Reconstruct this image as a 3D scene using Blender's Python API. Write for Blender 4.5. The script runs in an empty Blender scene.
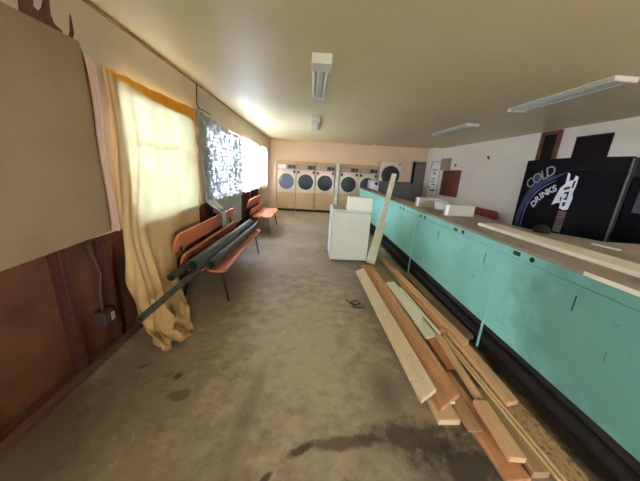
import bpy, bmesh, math, random
from mathutils import Vector, Matrix, noise
random.seed(7)
sc = bpy.context.scene
C = sc.collection
PI = math.pi
XL, XR, YF, YB, ZC = -1.56, 4.73, 10.05, -5.2, 2.565

# ------------------------------------------------------------------ materials
def lin(c):
    return tuple(((v/255)/12.92 if v/255 <= .04045 else ((v/255+.055)/1.055)**2.4) for v in c)+(1,)
class NT:
    def __init__(s, name):
        s.m = bpy.data.materials.new(name); s.m.use_nodes = True
        s.t = s.m.node_tree; s.n = s.t.nodes; s.n.clear()
        s.out = s.n.new('ShaderNodeOutputMaterial')
    def add(s, typ, **kw):
        n = s.n.new(typ)
        for k, v in kw.items():
            if k in n.inputs.keys(): n.inputs[k].default_value = v
            else: setattr(n, k, v)
        return n
    def link(s, a, b): s.t.links.new(a, b)
    def coords(s, scale=(1,1,1), which='Object'):
        tc = s.add('ShaderNodeTexCoord'); mp = s.add('ShaderNodeMapping')
        mp.inputs['Scale'].default_value = scale
        s.link(tc.outputs[which], mp.inputs[0]); return mp.outputs[0]
    def noise(s, vec, scale, detail=4, rough=.55, dist=0):
        n = s.add('ShaderNodeTexNoise'); n.inputs['Scale'].default_value = scale
        n.inputs['Detail'].default_value = detail; n.inputs['Roughness'].default_value = rough
        n.inputs['Distortion'].default_value = dist
        s.link(vec, n.inputs['Vector']); return n.outputs['Fac']
    def ramp(s, fac, stops):
        r = s.add('ShaderNodeValToRGB'); e = r.color_ramp.elements
        while len(e) < len(stops): e.new(.5)
        for el, (p, c) in zip(e, stops): el.position = p; el.color = c
        s.link(fac, r.inputs[0]); return r.outputs[0]
    def mix(s, fac, a, b, mode='MIX'):
        m = s.add('ShaderNodeMix', data_type='RGBA', blend_type=mode)
        for sock, v in ((m.inputs[0], fac), (m.inputs[6], a), (m.inputs[7], b)):
            if hasattr(v, 'is_output'): s.link(v, sock)
            else: sock.default_value = v
        return m.outputs[2]
    def math(s, op, a, b=0, c=None):
        m = s.add('ShaderNodeMath', operation=op)
        for i, v in enumerate((a, b, c)):
            if v is None: continue
            if hasattr(v, 'is_output'): s.link(v, m.inputs[i])
            else: m.inputs[i].default_value = v
        return m.outputs[0]
    def bsdf(s, col, rough=.6, metal=0, spec=.5, bump=None, bstr=.2, bdist=.01):
        b = s.add('ShaderNodeBsdfPrincipled')
        for nm, v in (('Base Color', col), ('Roughness', rough), ('Metallic', metal), ('Specular IOR Level', spec)):
            if hasattr(v, 'is_output'): s.link(v, b.inputs[nm])
            else: b.inputs[nm].default_value = v
        if bump is not None:
            bp = s.add('ShaderNodeBump'); bp.inputs['Strength'].default_value = bstr; bp.inputs['Distance'].default_value = bdist
            s.link(bump, bp.inputs['Height']); s.link(bp.outputs[0], b.inputs['Normal'])
        return b
    def done(s, sh):
        s.link(sh, s.out.inputs['Surface']); return s.m

def plain(name, col, rough=.55, var=.12, scale=6, metal=0, spec=.5, bstr=.08, dirt=None, dirt_amt=.5):
    t = NT(name); v = t.coords()
    f = t.noise(v, scale)
    c = lin(col); d = tuple(x*(1-var) for x in c[:3])+(1,); u = tuple(min(1, x*(1+var)) for x in c[:3])+(1,)
    col_o = t.ramp(f, [(.3, d), (.7, u)])
    if dirt:
        g = t.noise(v, scale*.6, 8, .65)
        g = t.ramp(g, [(.5, (0,0,0,1)), (.72, (dirt_amt,)*3+(1,))])
        col_o = t.mix(g, col_o, lin(dirt))
    h = t.noise(v, scale*9, 3)
    return t.done(t.bsdf(col_o, rough, metal, spec, h, bstr, .004).outputs[0])

def wood(name, a, b, ring=9, spots=None, rough=.7):
    t = NT(name); v = t.coords((1, .08, 1))
    oi = t.add('ShaderNodeObjectInfo')
    off = t.add('ShaderNodeVectorMath', operation='ADD'); t.link(v, off.inputs[0])
    sc_ = t.add('ShaderNodeVectorMath', operation='SCALE'); t.link(oi.outputs['Location'], sc_.inputs[0]); sc_.inputs['Scale'].default_value = 7.3
    t.link(sc_.outputs[0], off.inputs[1]); v = off.outputs[0]
    w = t.noise(v, ring*4, 6, .6, 1.2); big = t.noise(v, ring*.7, 3)
    col = t.ramp(w, [(.3, lin(b)), (.62, lin(a))])
    col = t.mix(t.ramp(big, [(.35, (.0,)*3+(1,)), (.75, (.55,)*3+(1,))]), col, lin(b))
    if spots:
        v2 = t.coords((1, .6, 1)); s_ = t.noise(v2, 55, 3)
        col = t.mix(t.ramp(s_, [(.52, (0,0,0,1)), (.62, (.8,.8,.8,1))]), col, lin(spots))
    return t.done(t.bsdf(col, rough, 0, .3, w, .25, .003).outputs[0])

M = {}
M['wall'] = plain('wall_paint_beige', (208,190,160), .7, .08, 1.6, dirt=(150,132,105), dirt_amt=.35)
M['wall_far'] = plain('wall_paint_cream', (238,210,178), .7, .05, 1.2)
M['wall_white'] = plain('wall_paint_white', (248,242,228), .65, .02, 1.0, dirt=(228,222,212), dirt_amt=.3)
M['panel'] = plain('tan_wallboard', (150,126,94), .7, .14, 1.1, dirt=(120,96,66), dirt_amt=.5)
M['sheath'] = plain('brown_sheathing', (104,60,30), .85, .3, 3.2, dirt=(46,24,12), dirt_amt=.8)
M['stud'] = wood('dark_stud_wood', (96,54,36), (58,28,20))
M['plate'] = wood('sole_plate_wood', (116,80,54), (74,44,30))
M['torn'] = plain('torn_brown_paper', (98,60,42), .85, .3, 20)
M['teal'] = None
M['white_metal'] = plain('cream_enamel', (238,238,222), .35, .04, 3, spec=.5, dirt=(218,214,194), dirt_amt=.3)
M['white_side'] = plain('white_enamel', (232,234,238), .35, .03, 3)
M['dryer'] = plain('dryer_beige_enamel', (206,172,126), .45, .04, 2, dirt=(180,152,110), dirt_amt=.3)
M['dryer_light'] = plain('dryer_light_enamel', (214,198,174), .4, .04, 2)
M['dryer_trim'] = plain('dryer_tan_trim', (196,166,112), .5, .06, 4)
M['dryer_strip'] = plain('dryer_control_strip', (166,144,128), .45, .06, 6)
M['dryer_ring'] = plain('dryer_door_ring', (226,212,190), .3, .05, 4, metal=.2)
M['black'] = plain('black_plastic', (18,17,17), .4, .2, 8)
M['dark'] = plain('dark_grime', (34,27,24), .8, .3, 7)
M['rubber'] = plain('black_rubber_pipe', (40,31,24), .8, .35, 14)
M['door_glass'] = plain('dark_door_glass', (40,48,50), .35, .15, 4, spec=.4, bstr=0)
M['door_glass_blue'] = plain('bluish_door_glass', (100,116,130), .35, .2, 5, spec=.4, bstr=0)  # blue-grey reflection painted into the glass colour
M['grey_metal'] = plain('dark_grey_metal', (100,94,90), .5, .12, 3)
M['pipe'] = plain('steel_pipe', (84,82,70), .6, .25, 9, metal=.25, dirt=(60,48,36), dirt_amt=.6)
M['orange'] = plain('orange_bench_slat', (212,122,82), .5, .1, 5, dirt=(182,98,64), dirt_amt=.4)
M['red'] = plain('red_bench_slat', (166,82,70), .45, .1, 5)
M['iron'] = plain('black_iron', (32,28,26), .5, .2, 9, metal=.4)
M['console'] = plain('beige_grey_metal', (170,160,142), .45, .06, 4)
M['fridge'] = plain('off_white_enamel', (236,224,204), .45, .03, 3)
M['plankpaint'] = plain('off_white_plank_paint', (232,224,204), .5, .06, 5, dirt=(200,188,162), dirt_amt=.4)
M['paper'] = plain('white_notice_paper', (246,244,238), .7, .04, 4)
M['ink_dark'] = plain('dark_print', (52,50,56), .7, .1, 9)
M['ink_blue'] = plain('pale_blue_print', (120,140,170), .7, .1, 9)
M['brownboard'] = plain('reddish_brown_board', (128,70,46), .55, .12, 4)
M['brownboard2'] = plain('deep_red_brown_board', (104,48,36), .55, .12, 4)
M['cream'] = plain('cream_trim_paint', (238,232,206), .5, .06, 6, dirt=(186,170,124), dirt_amt=.5)
M['lampwhite'] = plain('fixture_white_enamel', (240,238,228), .4, .04, 6)
M['tube'] = plain('unlit_tube_glass', (226,232,230), .2, .02, 4)
M['reflector'] = plain('fixture_reflector', (228,234,230), .4, .04, 5)
M['soda'] = plain('glossy_black_panel', (6,6,8), .5, .2, 3, spec=.06, bstr=0)
M['soda_body'] = plain('black_cabinet_paint', (10,9,10), .6, .2, 3)
M['soda_top'] = plain('dark_grey_header', (15,14,15), .5, .1, 3, spec=.08)
M['window_tint'] = plain('tinted_display_window', (58,56,60), .4, .1, 4, spec=.2)
M['silver'] = plain('silver_trim', (96,92,88), .5, .08, 8, metal=.3)
M['blue'] = plain('blue_print', (26,40,92), .4, .15, 6)
M['paleblue'] = plain('pale_violet_print', (104,108,146), .4, .08, 6)
M['lettergrey'] = plain('grey_lettering', (150,150,158), .35, .06, 8)
M['letterwhite'] = plain('white_lettering', (204,204,206), .35, .05, 8)
M['splash'] = plain('white_print', (226,228,232), .3, .06, 9)
M['button'] = plain('dull_red_button', (120,74,68), .4, .15, 20)
M['button2'] = plain('grey_green_button', (104,104,84), .4, .15, 20)
M['doorgrey'] = plain('grey_green_door', (112,104,90), .6, .08, 3)
M['doordark'] = plain('dark_passage', (30,27,25), .8, .15, 3)
M['steelbox'] = plain('galvanised_box', (92,78,66), .5, .15, 20, metal=.4)
M['wood_dark'] = wood('brown_window_wood', (140,88,62), (96,54,38))
M['darkpane'] = plain('dark_brown_panel', (34,26,22), .7, .15, 4, spec=.1)
M['alu'] = plain('white_window_frame', (196,190,176), .5, .06, 6)
M['pink'] = None
M['pine'] = wood('pine_board', (236,190,140), (206,154,106))
M['pinelight'] = wood('pale_pine_board', (232,202,160), (208,170,124))
M['redwood'] = wood('redwood_board', (218,160,114), (188,128,84))
M['brownwood'] = wood('brown_board', (196,158,118), (160,120,84))
M['greywood'] = wood('weathered_board', (170,146,118), (132,108,84))
M['osb'] = wood('particle_board', (246,224,188), (230,200,158), spots=(222,190,148))
M['osb2'] = wood('chip_board', (206,168,124), (176,136,92), spots=(124,88,58))
M['whitewood'] = wood('whitewashed_board', (240,230,200), (226,210,172))
M['strip'] = wood('light_moulding', (240,206,150), (218,178,122))
M['redstrip'] = wood('orange_brown_board', (214,158,110), (180,122,80))

def teal_mat():
    t = NT('teal_paint'); v = t.coords()
    n = t.noise(v, 1.7, 7, .62); n2 = t.noise(v, 9, 6, .7)
    c = t.ramp(n, [(.32, lin((134,208,196))), (.56, lin((150,226,216))), (.75, lin((162,232,224)))])
    c = t.mix(t.ramp(n2, [(.58, (0,0,0,1)), (.8, (.55,.55,.55,1))]), c, lin((104,150,126)))
    sp = t.add('ShaderNodeSeparateXYZ'); t.link(v, sp.inputs[0])
    dy = t.math('DIVIDE', t.math('SUBTRACT', sp.outputs[1], 1.0), .75); dz = t.math('DIVIDE', t.math('SUBTRACT', sp.outputs[2], .72), .5)
    rr = t.math('ADD', t.math('SQRT', t.math('ADD', t.math('MULTIPLY', dy, dy), t.math('MULTIPLY', dz, dz))), t.math('MULTIPLY', t.math('SUBTRACT', n, .5), 2.2))
    gr = t.add('ShaderNodeMapRange'); t.link(rr, gr.inputs[0]); gr.inputs[1].default_value = 1.15; gr.inputs[2].default_value = .55; gr.inputs[3].default_value = 0; gr.inputs[4].default_value = .8
    c = t.mix(gr.outputs[0], c, lin((100,150,132)))
    v3 = t.coords((1, 3.5, .5)); n3 = t.noise(v3, 6, 3, .6, 2)
    c = t.mix(t.ramp(n3, [(.70, (0,0,0,1)), (.74, (.7,.7,.7,1))]), c, lin((60,92,82)))
    return t.done(t.bsdf(c, .45, 0, .45, n2, .06, .004).outputs[0])
M['teal'] = teal_mat()
def counter_top_mat():
    t = NT('grey_brown_laminate'); v = t.coords((1,.4,1)); n = t.noise(v, 5, 6, .6)
    return t.done(t.bsdf(t.ramp(n, [(.3, lin((140,126,110))), (.7, lin((170,156,138)))]), .5, 0, .4).outputs[0])
M['ctop'] = counter_top_mat()

def floor_mat():
    t = NT('stained_concrete'); v = t.coords()
    a = t.noise(v, .9, 8, .62); b = t.noise(v, 4.2, 8, .7, .6); c = t.noise(v, 22, 5, .7)
    col = t.ramp(a, [(.3, lin((134,116,94))), (.5, lin((160,143,117))), (.7, lin((178,162,136)))])
    col = t.mix(t.ramp(b, [(.38, (.55,.55,.55,1)), (.56, (0,0,0,1))]), col, lin((146,130,106)))
    col = t.mix(t.ramp(b, [(.60, (0,0,0,1)), (.76, (.5,.5,.5,1))]), col, lin((214,204,178)))
    col = t.mix(t.ramp(c, [(.30, (.35,.35,.35,1)), (.5, (0,0,0,1))]), col, lin((128,112,90)))
    e = t.noise(v, 60, 4, .75); f2 = t.noise(v, 10, 8, .75, 1.2); g2 = t.noise(v, 30, 6, .7, 2.0)
    col = t.mix(t.ramp(f2, [(.56, (0,0,0,1)), (.66, (.5,.5,.5,1))]), col, lin((204,190,158)))
    col = t.mix(t.ramp(f2, [(.34, (.55,.55,.55,1)), (.44, (0,0,0,1))]), col, lin((100,84,64)))
    col = t.mix(t.ramp(e, [(.28, (.7,.7,.7,1)), (.38, (0,0,0,1))]), col, lin((72,58,44)))
    col = t.mix(t.ramp(g2, [(.64, (0,0,0,1)), (.70, (.55,.55,.55,1))]), col, lin((214,204,176)))
    d = t.add('ShaderNodeSeparateXYZ'); t.link(v, d.inputs[0]); X, Y = d.outputs[0], d.outputs[1]
    wob = t.noise(v, 7, 6, .65)
    def blob(col, x, y, rx, ry, c_, amt, soft=.35, wobble=.9, ang=0):
        dx = t.math('SUBTRACT', X, x); dy = t.math('SUBTRACT', Y, y)
        ca, sa = math.cos(ang), math.sin(ang)
        ux = t.math('DIVIDE', t.math('ADD', t.math('MULTIPLY', dx, ca), t.math('MULTIPLY', dy, sa)), rx)
        uy = t.math('DIVIDE', t.math('SUBTRACT', t.math('MULTIPLY', dy, ca), t.math('MULTIPLY', dx, sa)), ry)
        r = t.math('SQRT', t.math('ADD', t.math('MULTIPLY', ux, ux), t.math('MULTIPLY', uy, uy)))
        r = t.math('ADD', r, t.math('MULTIPLY', t.math('SUBTRACT', wob, .5), wobble*2))
        f = t.math('MULTIPLY', t.math('SUBTRACT', 1.0, r), 1/soft)
        m = t.add('ShaderNodeClamp'); t.link(f, m.inputs[0])
        return t.mix(t.math('MULTIPLY', m.outputs[0], amt), col, c_)
    col = blob(col, .0, 2.1, .85, 1.7, lin((216,200,166)), .5, .8, 1.3)
    col = blob(col, -1.56, .6, .62, 1.35, lin((96,78,58)), .75, .45, .35)  # shade by the near left wall, painted as a darker band
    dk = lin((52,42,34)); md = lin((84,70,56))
    col = blob(col, .72, 1.16, .42, .16, dk, .8, .6, 1.1)  # this and the next: floor stain and lumber shadow painted together
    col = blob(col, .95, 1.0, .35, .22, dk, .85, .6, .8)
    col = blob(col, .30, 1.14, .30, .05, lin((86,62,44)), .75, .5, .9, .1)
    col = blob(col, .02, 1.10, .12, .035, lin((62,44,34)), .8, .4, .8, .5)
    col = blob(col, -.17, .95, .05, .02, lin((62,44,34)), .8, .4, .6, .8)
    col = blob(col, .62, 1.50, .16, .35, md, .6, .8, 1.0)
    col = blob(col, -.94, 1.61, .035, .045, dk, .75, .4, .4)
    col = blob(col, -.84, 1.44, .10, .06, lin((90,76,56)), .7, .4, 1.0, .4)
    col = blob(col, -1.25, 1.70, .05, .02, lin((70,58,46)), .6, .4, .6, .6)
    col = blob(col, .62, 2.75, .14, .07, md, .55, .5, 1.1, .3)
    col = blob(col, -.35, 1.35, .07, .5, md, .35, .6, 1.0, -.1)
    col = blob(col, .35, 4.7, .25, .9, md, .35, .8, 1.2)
    col = blob(col, 1.78, 3.0, .19, 7, lin((34,26,20)), .92, .3, .35)  # shade under the counter painted into the floor colour
    rough = t.ramp(b, [(.3, (.45,)*3+(1,)), (.7, (.72,)*3+(1,))])
    return t.done(t.bsdf(col, rough, 0, .35, t.mix(.4, b, c), .25, .006).outputs[0])
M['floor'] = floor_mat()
def ceil_mat():
    t = NT('ceiling_gloss_paint'); v = t.coords(); n = t.noise(v, 1.1, 4); h = t.noise(v, 3.0, 5)
    c = t.ramp(n, [(.3, lin((228,217,176))), (.7, lin((236,225,188)))])
    return t.done(t.bsdf(c, .46, 0, .35, h, .15, .01).outputs[0])
M['ceiling'] = ceil_mat()

def cloth(name, a, b, trans, thru=.12, sc_=3, tcol=None, fold_shade=0):
    t = NT(name); v = t.coords(); n = t.noise(v, sc_, 5)
    col = t.ramp(n, [(.3, lin(b)), (.7, lin(a))])
    d = t.add('ShaderNodeBsdfDiffuse'); t.link(col, d.inputs[0])
    tr = t.add('ShaderNodeBsdfTranslucent'); t.link(col, tr.inputs[0])
    if tcol: t.t.links.remove(tr.inputs[0].links[0]); tr.inputs[0].default_value = tcol
    m = t.add('ShaderNodeMixShader'); m.inputs[0].default_value = trans
    t.link(d.outputs[0], m.inputs[1]); t.link(tr.outputs[0], m.inputs[2])
    tp = t.add('ShaderNodeBsdfTransparent'); tp.inputs[0].default_value = tcol or (.9,.9,.9,1)
    m2 = t.add('ShaderNodeMixShader'); m2.inputs[0].default_value = thru
    t.link(m.outputs[0], m2.inputs[1]); t.link(tp.outputs[0], m2.inputs[2])
    if fold_shade:  # opaque streaks imitate the shading of curtain folds
        vs = t.coords((1, 1, .05)); st = t.noise(vs, fold_shade, 3, .5)
        fac = t.ramp(st, [(.47, (0,0,0,1)), (.52, (1,1,1,1))])
        m3 = t.add('ShaderNodeMixShader'); t.link(fac, m3.inputs[0]); t.link(m2.outputs[0], m3.inputs[1])
        m4 = t.add('ShaderNodeMixShader'); m4.inputs[0].default_value = .012
        t.link(d.outputs[0], m4.inputs[1]); t.link(tr.outputs[0], m4.inputs[2]); t.link(m4.outputs[0], m3.inputs[2])
        m2 = m3
    return t.done(m2.outputs[0])
M['sheet'] = cloth('yellow_bedsheet_cloth', (206,172,122), (192,156,106), .016, .004, tcol=(.80,.86,.54,1))
M['band'] = cloth('amber_hem_cloth', (232,160,56), (222,146,44), .035, .0)
M['pink'] = cloth('dusty_pink_cloth', (216,186,162), (200,164,140), .03, .0)
M['flap'] = cloth('grey_plastic_sheet', (186,182,170), (170,166,154), .02, .0)
M['curtain'] = cloth('white_net_cloth', (232,230,226), (206,206,206), .34, .09, tcol=(.78,.82,.9,1), fold_shade=9)
M['curtain_warm'] = cloth('cream_net_cloth', (240,222,190), (226,206,170), .22, .05, tcol=(.9,.82,.7,1), fold_shade=9)
def foil_mat():
    t = NT('crinkled_foil_sheet'); v = t.coords()
    n = t.noise(v, 16, 6, .65, 1.0); n2 = t.noise(v, 3, 4)
    b = t.bsdf(t.ramp(n2, [(.3, lin((150,152,140))), (.7, lin((186,186,176)))]), .28, .75, .5, n, .7, .02)
    br = t.add('ShaderNodeTexBrick'); br.inputs['Scale'].default_value = 1.0
    mp = t.coords((1,1,1))
    sw = t.add('ShaderNodeSeparateXYZ'); t.link(mp, sw.inputs[0]); cb = t.add('ShaderNodeCombineXYZ')
    t.link(sw.outputs[1], cb.inputs[0]); t.link(sw.outputs[2], cb.inputs[1])
    t.link(cb.outputs[0], br.inputs['Vector'])
    br.inputs['Brick Width'].default_value = .16; br.inputs['Row Height'].default_value = .07; br.inputs['Mortar Size'].default_value = .012
    br.inputs['Color1'].default_value = (1,1,1,1); br.inputs['Color2'].default_value = (.75,.75,.75,1); br.inputs['Mortar'].default_value = (.3,.3,.3,1)
    hole = t.math('MULTIPLY', t.ramp(n, [(.50, (.015,)*3+(1,)), (.64, (.66,)*3+(1,))]), br.outputs['Color'])
    ys = t.add('ShaderNodeMapRange'); t.link(sw.outputs[1], ys.inputs[0]); ys.inputs[1].default_value = 3.9; ys.inputs[2].default_value = 4.9; ys.inputs[3].default_value = .15; ys.inputs[4].default_value = 1.0
    hole = t.math('MULTIPLY', hole, ys.outputs[0])
    tr = t.add('ShaderNodeBsdfTranslucent'); tr.inputs[0].default_value = (.35,.37,.4,1)
    tp = t.add('ShaderNodeBsdfTransparent'); tp.inputs[0].default_value = (.3,.34,.38,1)
    mm = t.add('ShaderNodeMixShader'); mm.inputs[0].default_value = .45
    t.link(tr.outputs[0], mm.inputs[1]); t.link(tp.outputs[0], mm.inputs[2])
    m = t.add('ShaderNodeMixShader'); t.link(hole, m.inputs[0]); t.link(b.outputs[0], m.inputs[1]); t.link(mm.outputs[0], m.inputs[2])
    return t.done(m.outputs[0])
M['foil'] = foil_mat()
def glass_mat():
    t = NT('window_pane_glass')
    g = t.add('ShaderNodeBsdfGlossy'); g.inputs['Roughness'].default_value = .02
    tp = t.add('ShaderNodeBsdfTransparent'); tp.inputs[0].default_value = (.94,.96,.97,1)
    m = t.add('ShaderNodeMixShader'); m.inputs[0].default_value = .06
    t.link(tp.outputs[0], m.inputs[1]); t.link(g.outputs[0], m.inputs[2])
    return t.done(m.outputs[0])
M['glass'] = glass_mat()
M['outside'] = plain('outside_paving', (150,150,146), .8, .1, 2)

# ------------------------------------------------------------------ mesh helpers
def new(): return bmesh.new()
def add_box(bm, x0, x1, y0, y1, z0, z1, bev=0, seg=1):
    r = bmesh.ops.create_cube(bm, size=1.0)
    for v in r['verts']:
        v.co = Vector(((x0+x1)/2+v.co.x*(x1-x0), (y0+y1)/2+v.co.y*(y1-y0), (z0+z1)/2+v.co.z*(z1-z0)))
    if bev > 0:
        es = list({e for v in r['verts'] for e in v.link_edges})
        bmesh.ops.bevel(bm, geom=es, offset=min(bev, .45*min(abs(x1-x0), abs(y1-y0), abs(z1-z0))), segments=seg, affect='EDGES', profile=.5)
    return bm
def add_tube(bm, pts, r, n=12, cap=True, r_in=None):
    pts = [Vector(p) for p in pts]; rings = []
    prev = None
    for i, p in enumerate(pts):
        d = (pts[min(i+1, len(pts)-1)]-pts[max(i-1, 0)]).normalized()
        u = d.orthogonal().normalized() if prev is None else (prev-d*prev.dot(d)).normalized()
        prev = u; w = d.cross(u)
        rr = r[i] if isinstance(r, (list, tuple)) else r
        rings.append([bm.verts.new(p+rr*(math.cos(2*PI*k/n)*u+math.sin(2*PI*k/n)*w)) for k in range(n)])
    for a, b in zip(rings, rings[1:]):
        for k in range(n): bm.faces.new((a[k], a[(k+1)%n], b[(k+1)%n], b[k]))
    if cap: bm.faces.new(rings[0][::-1]); bm.faces.new(rings[-1])
    return rings
def add_prism(bm, poly, axis, a, b):
    """polygon given in the two remaining axes, extruded along axis from a to b"""
    def P(p, q):
        if axis == 'x': return (q, p[0], p[1])
        if axis == 'y': return (p[0], q, p[1])
        return (p[0], p[1], q)
    A = [bm.verts.new(P(p, a)) for p in poly]; B = [bm.verts.new(P(p, b)) for p in poly]
    bm.faces.new(A); bm.faces.new(B[::-1])
    for i in range(len(poly)):
        j = (i+1) % len(poly); bm.faces.new((A[i], B[i], B[j], A[j]))
    bmesh.ops.recalc_face_normals(bm, faces=bm.faces[:])
def add_disc(bm, c, r, d, axis, n=32, r_in=0):
    """solid disc or ring, thickness d along axis, centre of front face c"""
    c = Vector(c); ax = {'x': Vector((1,0,0)), 'y': Vector((0,1,0)), 'z': Vector((0,0,1))}[axis]
    u = ax.orthogonal().normalized(); w = ax.cross(u)
    def ring(rr, q): return [bm.verts.new(c+ax*q+rr*(math.cos(2*PI*k/n)*u+math.sin(2*PI*k/n)*w)) for k in range(n)]
    o0, o1 = ring(r, 0), ring(r, d)
    fs = []
    for k in range(n): fs.append(bm.faces.new((o0[k], o0[(k+1)%n], o1[(k+1)%n], o1[k])))
    if r_in:
        i0, i1 = ring(r_in, 0), ring(r_in, d)
        for k in range(n):
            l = (k+1) % n
            fs += [bm.faces.new((i0[k], i1[k], i1[l], i0[l])), bm.faces.new((o0[k], i0[k], i0[l], o0[l])), bm.faces.new((o1[k], o1[l], i1[l], i1[k]))]
    else:
        fs += [bm.faces.new(o0), bm.faces.new(o1[::-1])]
    bmesh.ops.recalc_face_normals(bm, faces=fs)
def obj(name, bm, mat, parent=None, smooth=False):
    me = bpy.data.meshes.new(name); bm.to_mesh(me); bm.free()
    o = bpy.data.objects.new(name, me); C.objects.link(o)
    me.materials.append(mat)
    if smooth:
        for p in me.polygons: p.use_smooth = True
        try: me.set_sharp_from_angle(angle=math.radians(40))
        except Exception: pass
    if parent: o.parent = parent
    return o
def box(name, mat, parent, *a, bev=.004, seg=1):
    return obj(name, add_box(new(), *a, bev=bev, seg=seg), mat, parent)
def tag(o, label, cat, group=None, kind=None):
    if label: o['label'] = label
    if cat: o['category'] = cat
    if group: o['group'] = group
    if kind: o['kind'] = kind
    return o
def thing(name, label, cat, loc=(0,0,0), rz=0, group=None):
    o = bpy.data.objects.new(name, None); C.objects.link(o); o.empty_display_size = .1
    o.location = loc; o.rotation_euler = (0,0,rz)
    return tag(o, label, cat, group)
def struct(name, bm, mat, parent=None):
    o = obj(name, bm, mat, parent)
    if not parent: o['kind'] = 'structure'
    return o
def copy_tree(o, parent=None):
    c = o.copy(); C.objects.link(c)
    if parent: c.parent = parent
    for ch in o.children: copy_tree(ch, c)
    return c
def smoothstep(t): t = max(0, min(1, t)); return t*t*(3-2*t)
def poly_interp(keys, t):
    """Catmull-Rom through equally spaced keys"""
    n = len(keys)-1; f = max(0, min(1, t))*n; i = min(int(f), n-1); u = f-i
    p = [Vector(keys[max(0, min(n, j))]) for j in (i-1, i, i+1, i+2)]
    return .5*((2*p[1])+(-p[0]+p[2])*u+(2*p[0]-5*p[1]+4*p[2]-p[3])*u*u+(-p[0]+3*p[1]-3*p[2]+p[3])*u**3)

# ------------------------------------------------------------------ room shell
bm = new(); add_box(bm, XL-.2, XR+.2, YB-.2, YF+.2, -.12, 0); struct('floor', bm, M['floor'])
bm = new(); add_box(bm, XL-.2, XR+.2, YB-.2, YF+.2, ZC, ZC+.12); struct('ceiling', bm, M['ceiling'])
SILL, HEAD = 1.0, 2.17
WINS = [(2.30, 3.57), (4.05, 5.86), (5.98, 7.66), (8.2, 9.04)]
FILL_L = (-4.7, -3.3, 1.05, 2.12)  # added unseen window behind the camera, for fill daylight
bm = new()
OUT = XL-.15
add_box(bm, OUT, XL, YB-.2, YF+.2, HEAD, ZC)
add_box(bm, OUT, XL, FILL_L[0], FILL_L[1], SILL, FILL_L[2]); add_box(bm, OUT, XL, FILL_L[0], FILL_L[1], FILL_L[3], HEAD+.0005)
edges = [YB-.2, FILL_L[0], FILL_L[1]]+[v for w in WINS for v in w]+[YF+.2]
for a, b in zip(edges[0::2], edges[1::2]): add_box(bm, OUT, XL, a, b, SILL, HEAD)
add_box(bm, OUT, XL-.09, YB-.2, 7.72, 0, SILL)            # sheathing seen between the studs
add_box(bm, OUT, XL, 7.72, YF+.2, 0, SILL)
add_box(bm, XL-.09, XL, YB-.2, 7.72, SILL-.012, SILL)
wl = struct('wall_left', bm, M['wall'])
bm = new(); add_box(bm, XL-.088, XL-.08, YB, 7.72, .04, SILL-.012); obj('sheathing', bm, M['sheath'], wl)
bm = new(); add_box(bm, XL-.082, XL, YB, 7.72, 0, .085, .004); obj('sole_plate', bm, M['plate'], wl)
for y in (-5.0, -4.4, -3.8, -3.2, -2.6, -2.0, -1.4, -.8, -.2, .4, 1.0, 1.585, 1.93, 2.6, 3.2, 3.8, 4.4, 5.0, 5.6, 5.95, 6.6, 7.2, 7.68):
    bm = new(); add_box(bm, XL-.08, XL+.002, y-.022, y+.022, .085, SILL-.012, .003); obj('stud', bm, M['stud'], wl)
def torn(poly, name='torn_patch'):
    bm = new(); add_prism(bm, poly, 'x', XL+.0005, XL+.004); return obj(name, bm, M['torn'], wl)
torn([(1.652,2.34),(1.69,2.40),(1.70,2.50),(1.735,2.50),(1.74,2.392),(1.727,2.327),(1.751,2.317),(1.773,2.342),(1.805,2.418),(1.80,2.50),(1.83,2.50),(1.836,2.429),(1.825,2.342),(1.838,2.298),(1.885,2.282),(1.88,2.268),(1.809,2.262),(1.742,2.262),(1.675,2.260),(1.642,2.260)])
torn([(1.966,2.408),(1.970,2.366),(1.970,2.306),(1.955,2.272),(1.925,2.270),(1.945,2.314),(1.949,2.348)])
bm = new(); add_tube(bm, [(XL+.012,YB,ZC-.02),(XL+.012,YF,ZC-.02)], .010, 8); o = struct('trim_1', bm, M['brownwood'])
# wallboard sheet nailed over the near part of the wall
bm = new(); add_prism(bm, [(-.18,.962),(1.25,.972),(1.60,.985),(2.0,1.005),(2.03,1.5),(2.02,2.10),(1.98,2.27),(1.55,2.255),(-.18,2.246)], 'x', XL+.006, XL+.016)
tag(obj('wallboard_sheet', bm, M['panel']), 'large tan wallboard sheet fixed on left wall above bare studs', 'panel')

for i, (a, b) in enumerate(WINS):
    bm = new(); t_ = .045; x0, x1 = XL-.13, XL-.07
    add_box(bm, x0, x1, a, a+t_, SILL, HEAD); add_box(bm, x0, x1, b-t_, b, SILL, HEAD)
    add_box(bm, x0, x1, a, b, SILL, SILL+t_); add_box(bm, x0, x1, a, b, HEAD-t_, HEAD)
    if b-a > 1: add_box(bm, x0+.01, x1-.01, (a+b)/2-.02, (a+b)/2+.02, SILL, HEAD)
    if b-a > 1: add_box(bm, x0+.01, x1-.01, a, b, 1.70, 1.73)
    w = struct('window_%d' % (i+1), bm, M['alu'])
    bm = new(); add_box(bm, XL-.14, XL+.028, a-.04, b+.04, SILL-.03, SILL, .004); obj('window_sill', bm, M['alu'], w)  # projecting sill added to stop daylight spilling down behind the hangings
    bm = new(); add_box(bm, XL-.102, XL-.098, a+.03, b-.03, SILL+.03, HEAD-.03); obj('pane', bm, M['glass'], w)
bm = new(); x0, x1 = XL-.13, XL-.07
for a in (FILL_L[0], FILL_L[1]-.045): add_box(bm, x0, x1, a, a+.045, FILL_L[2], FILL_L[3])
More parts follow.
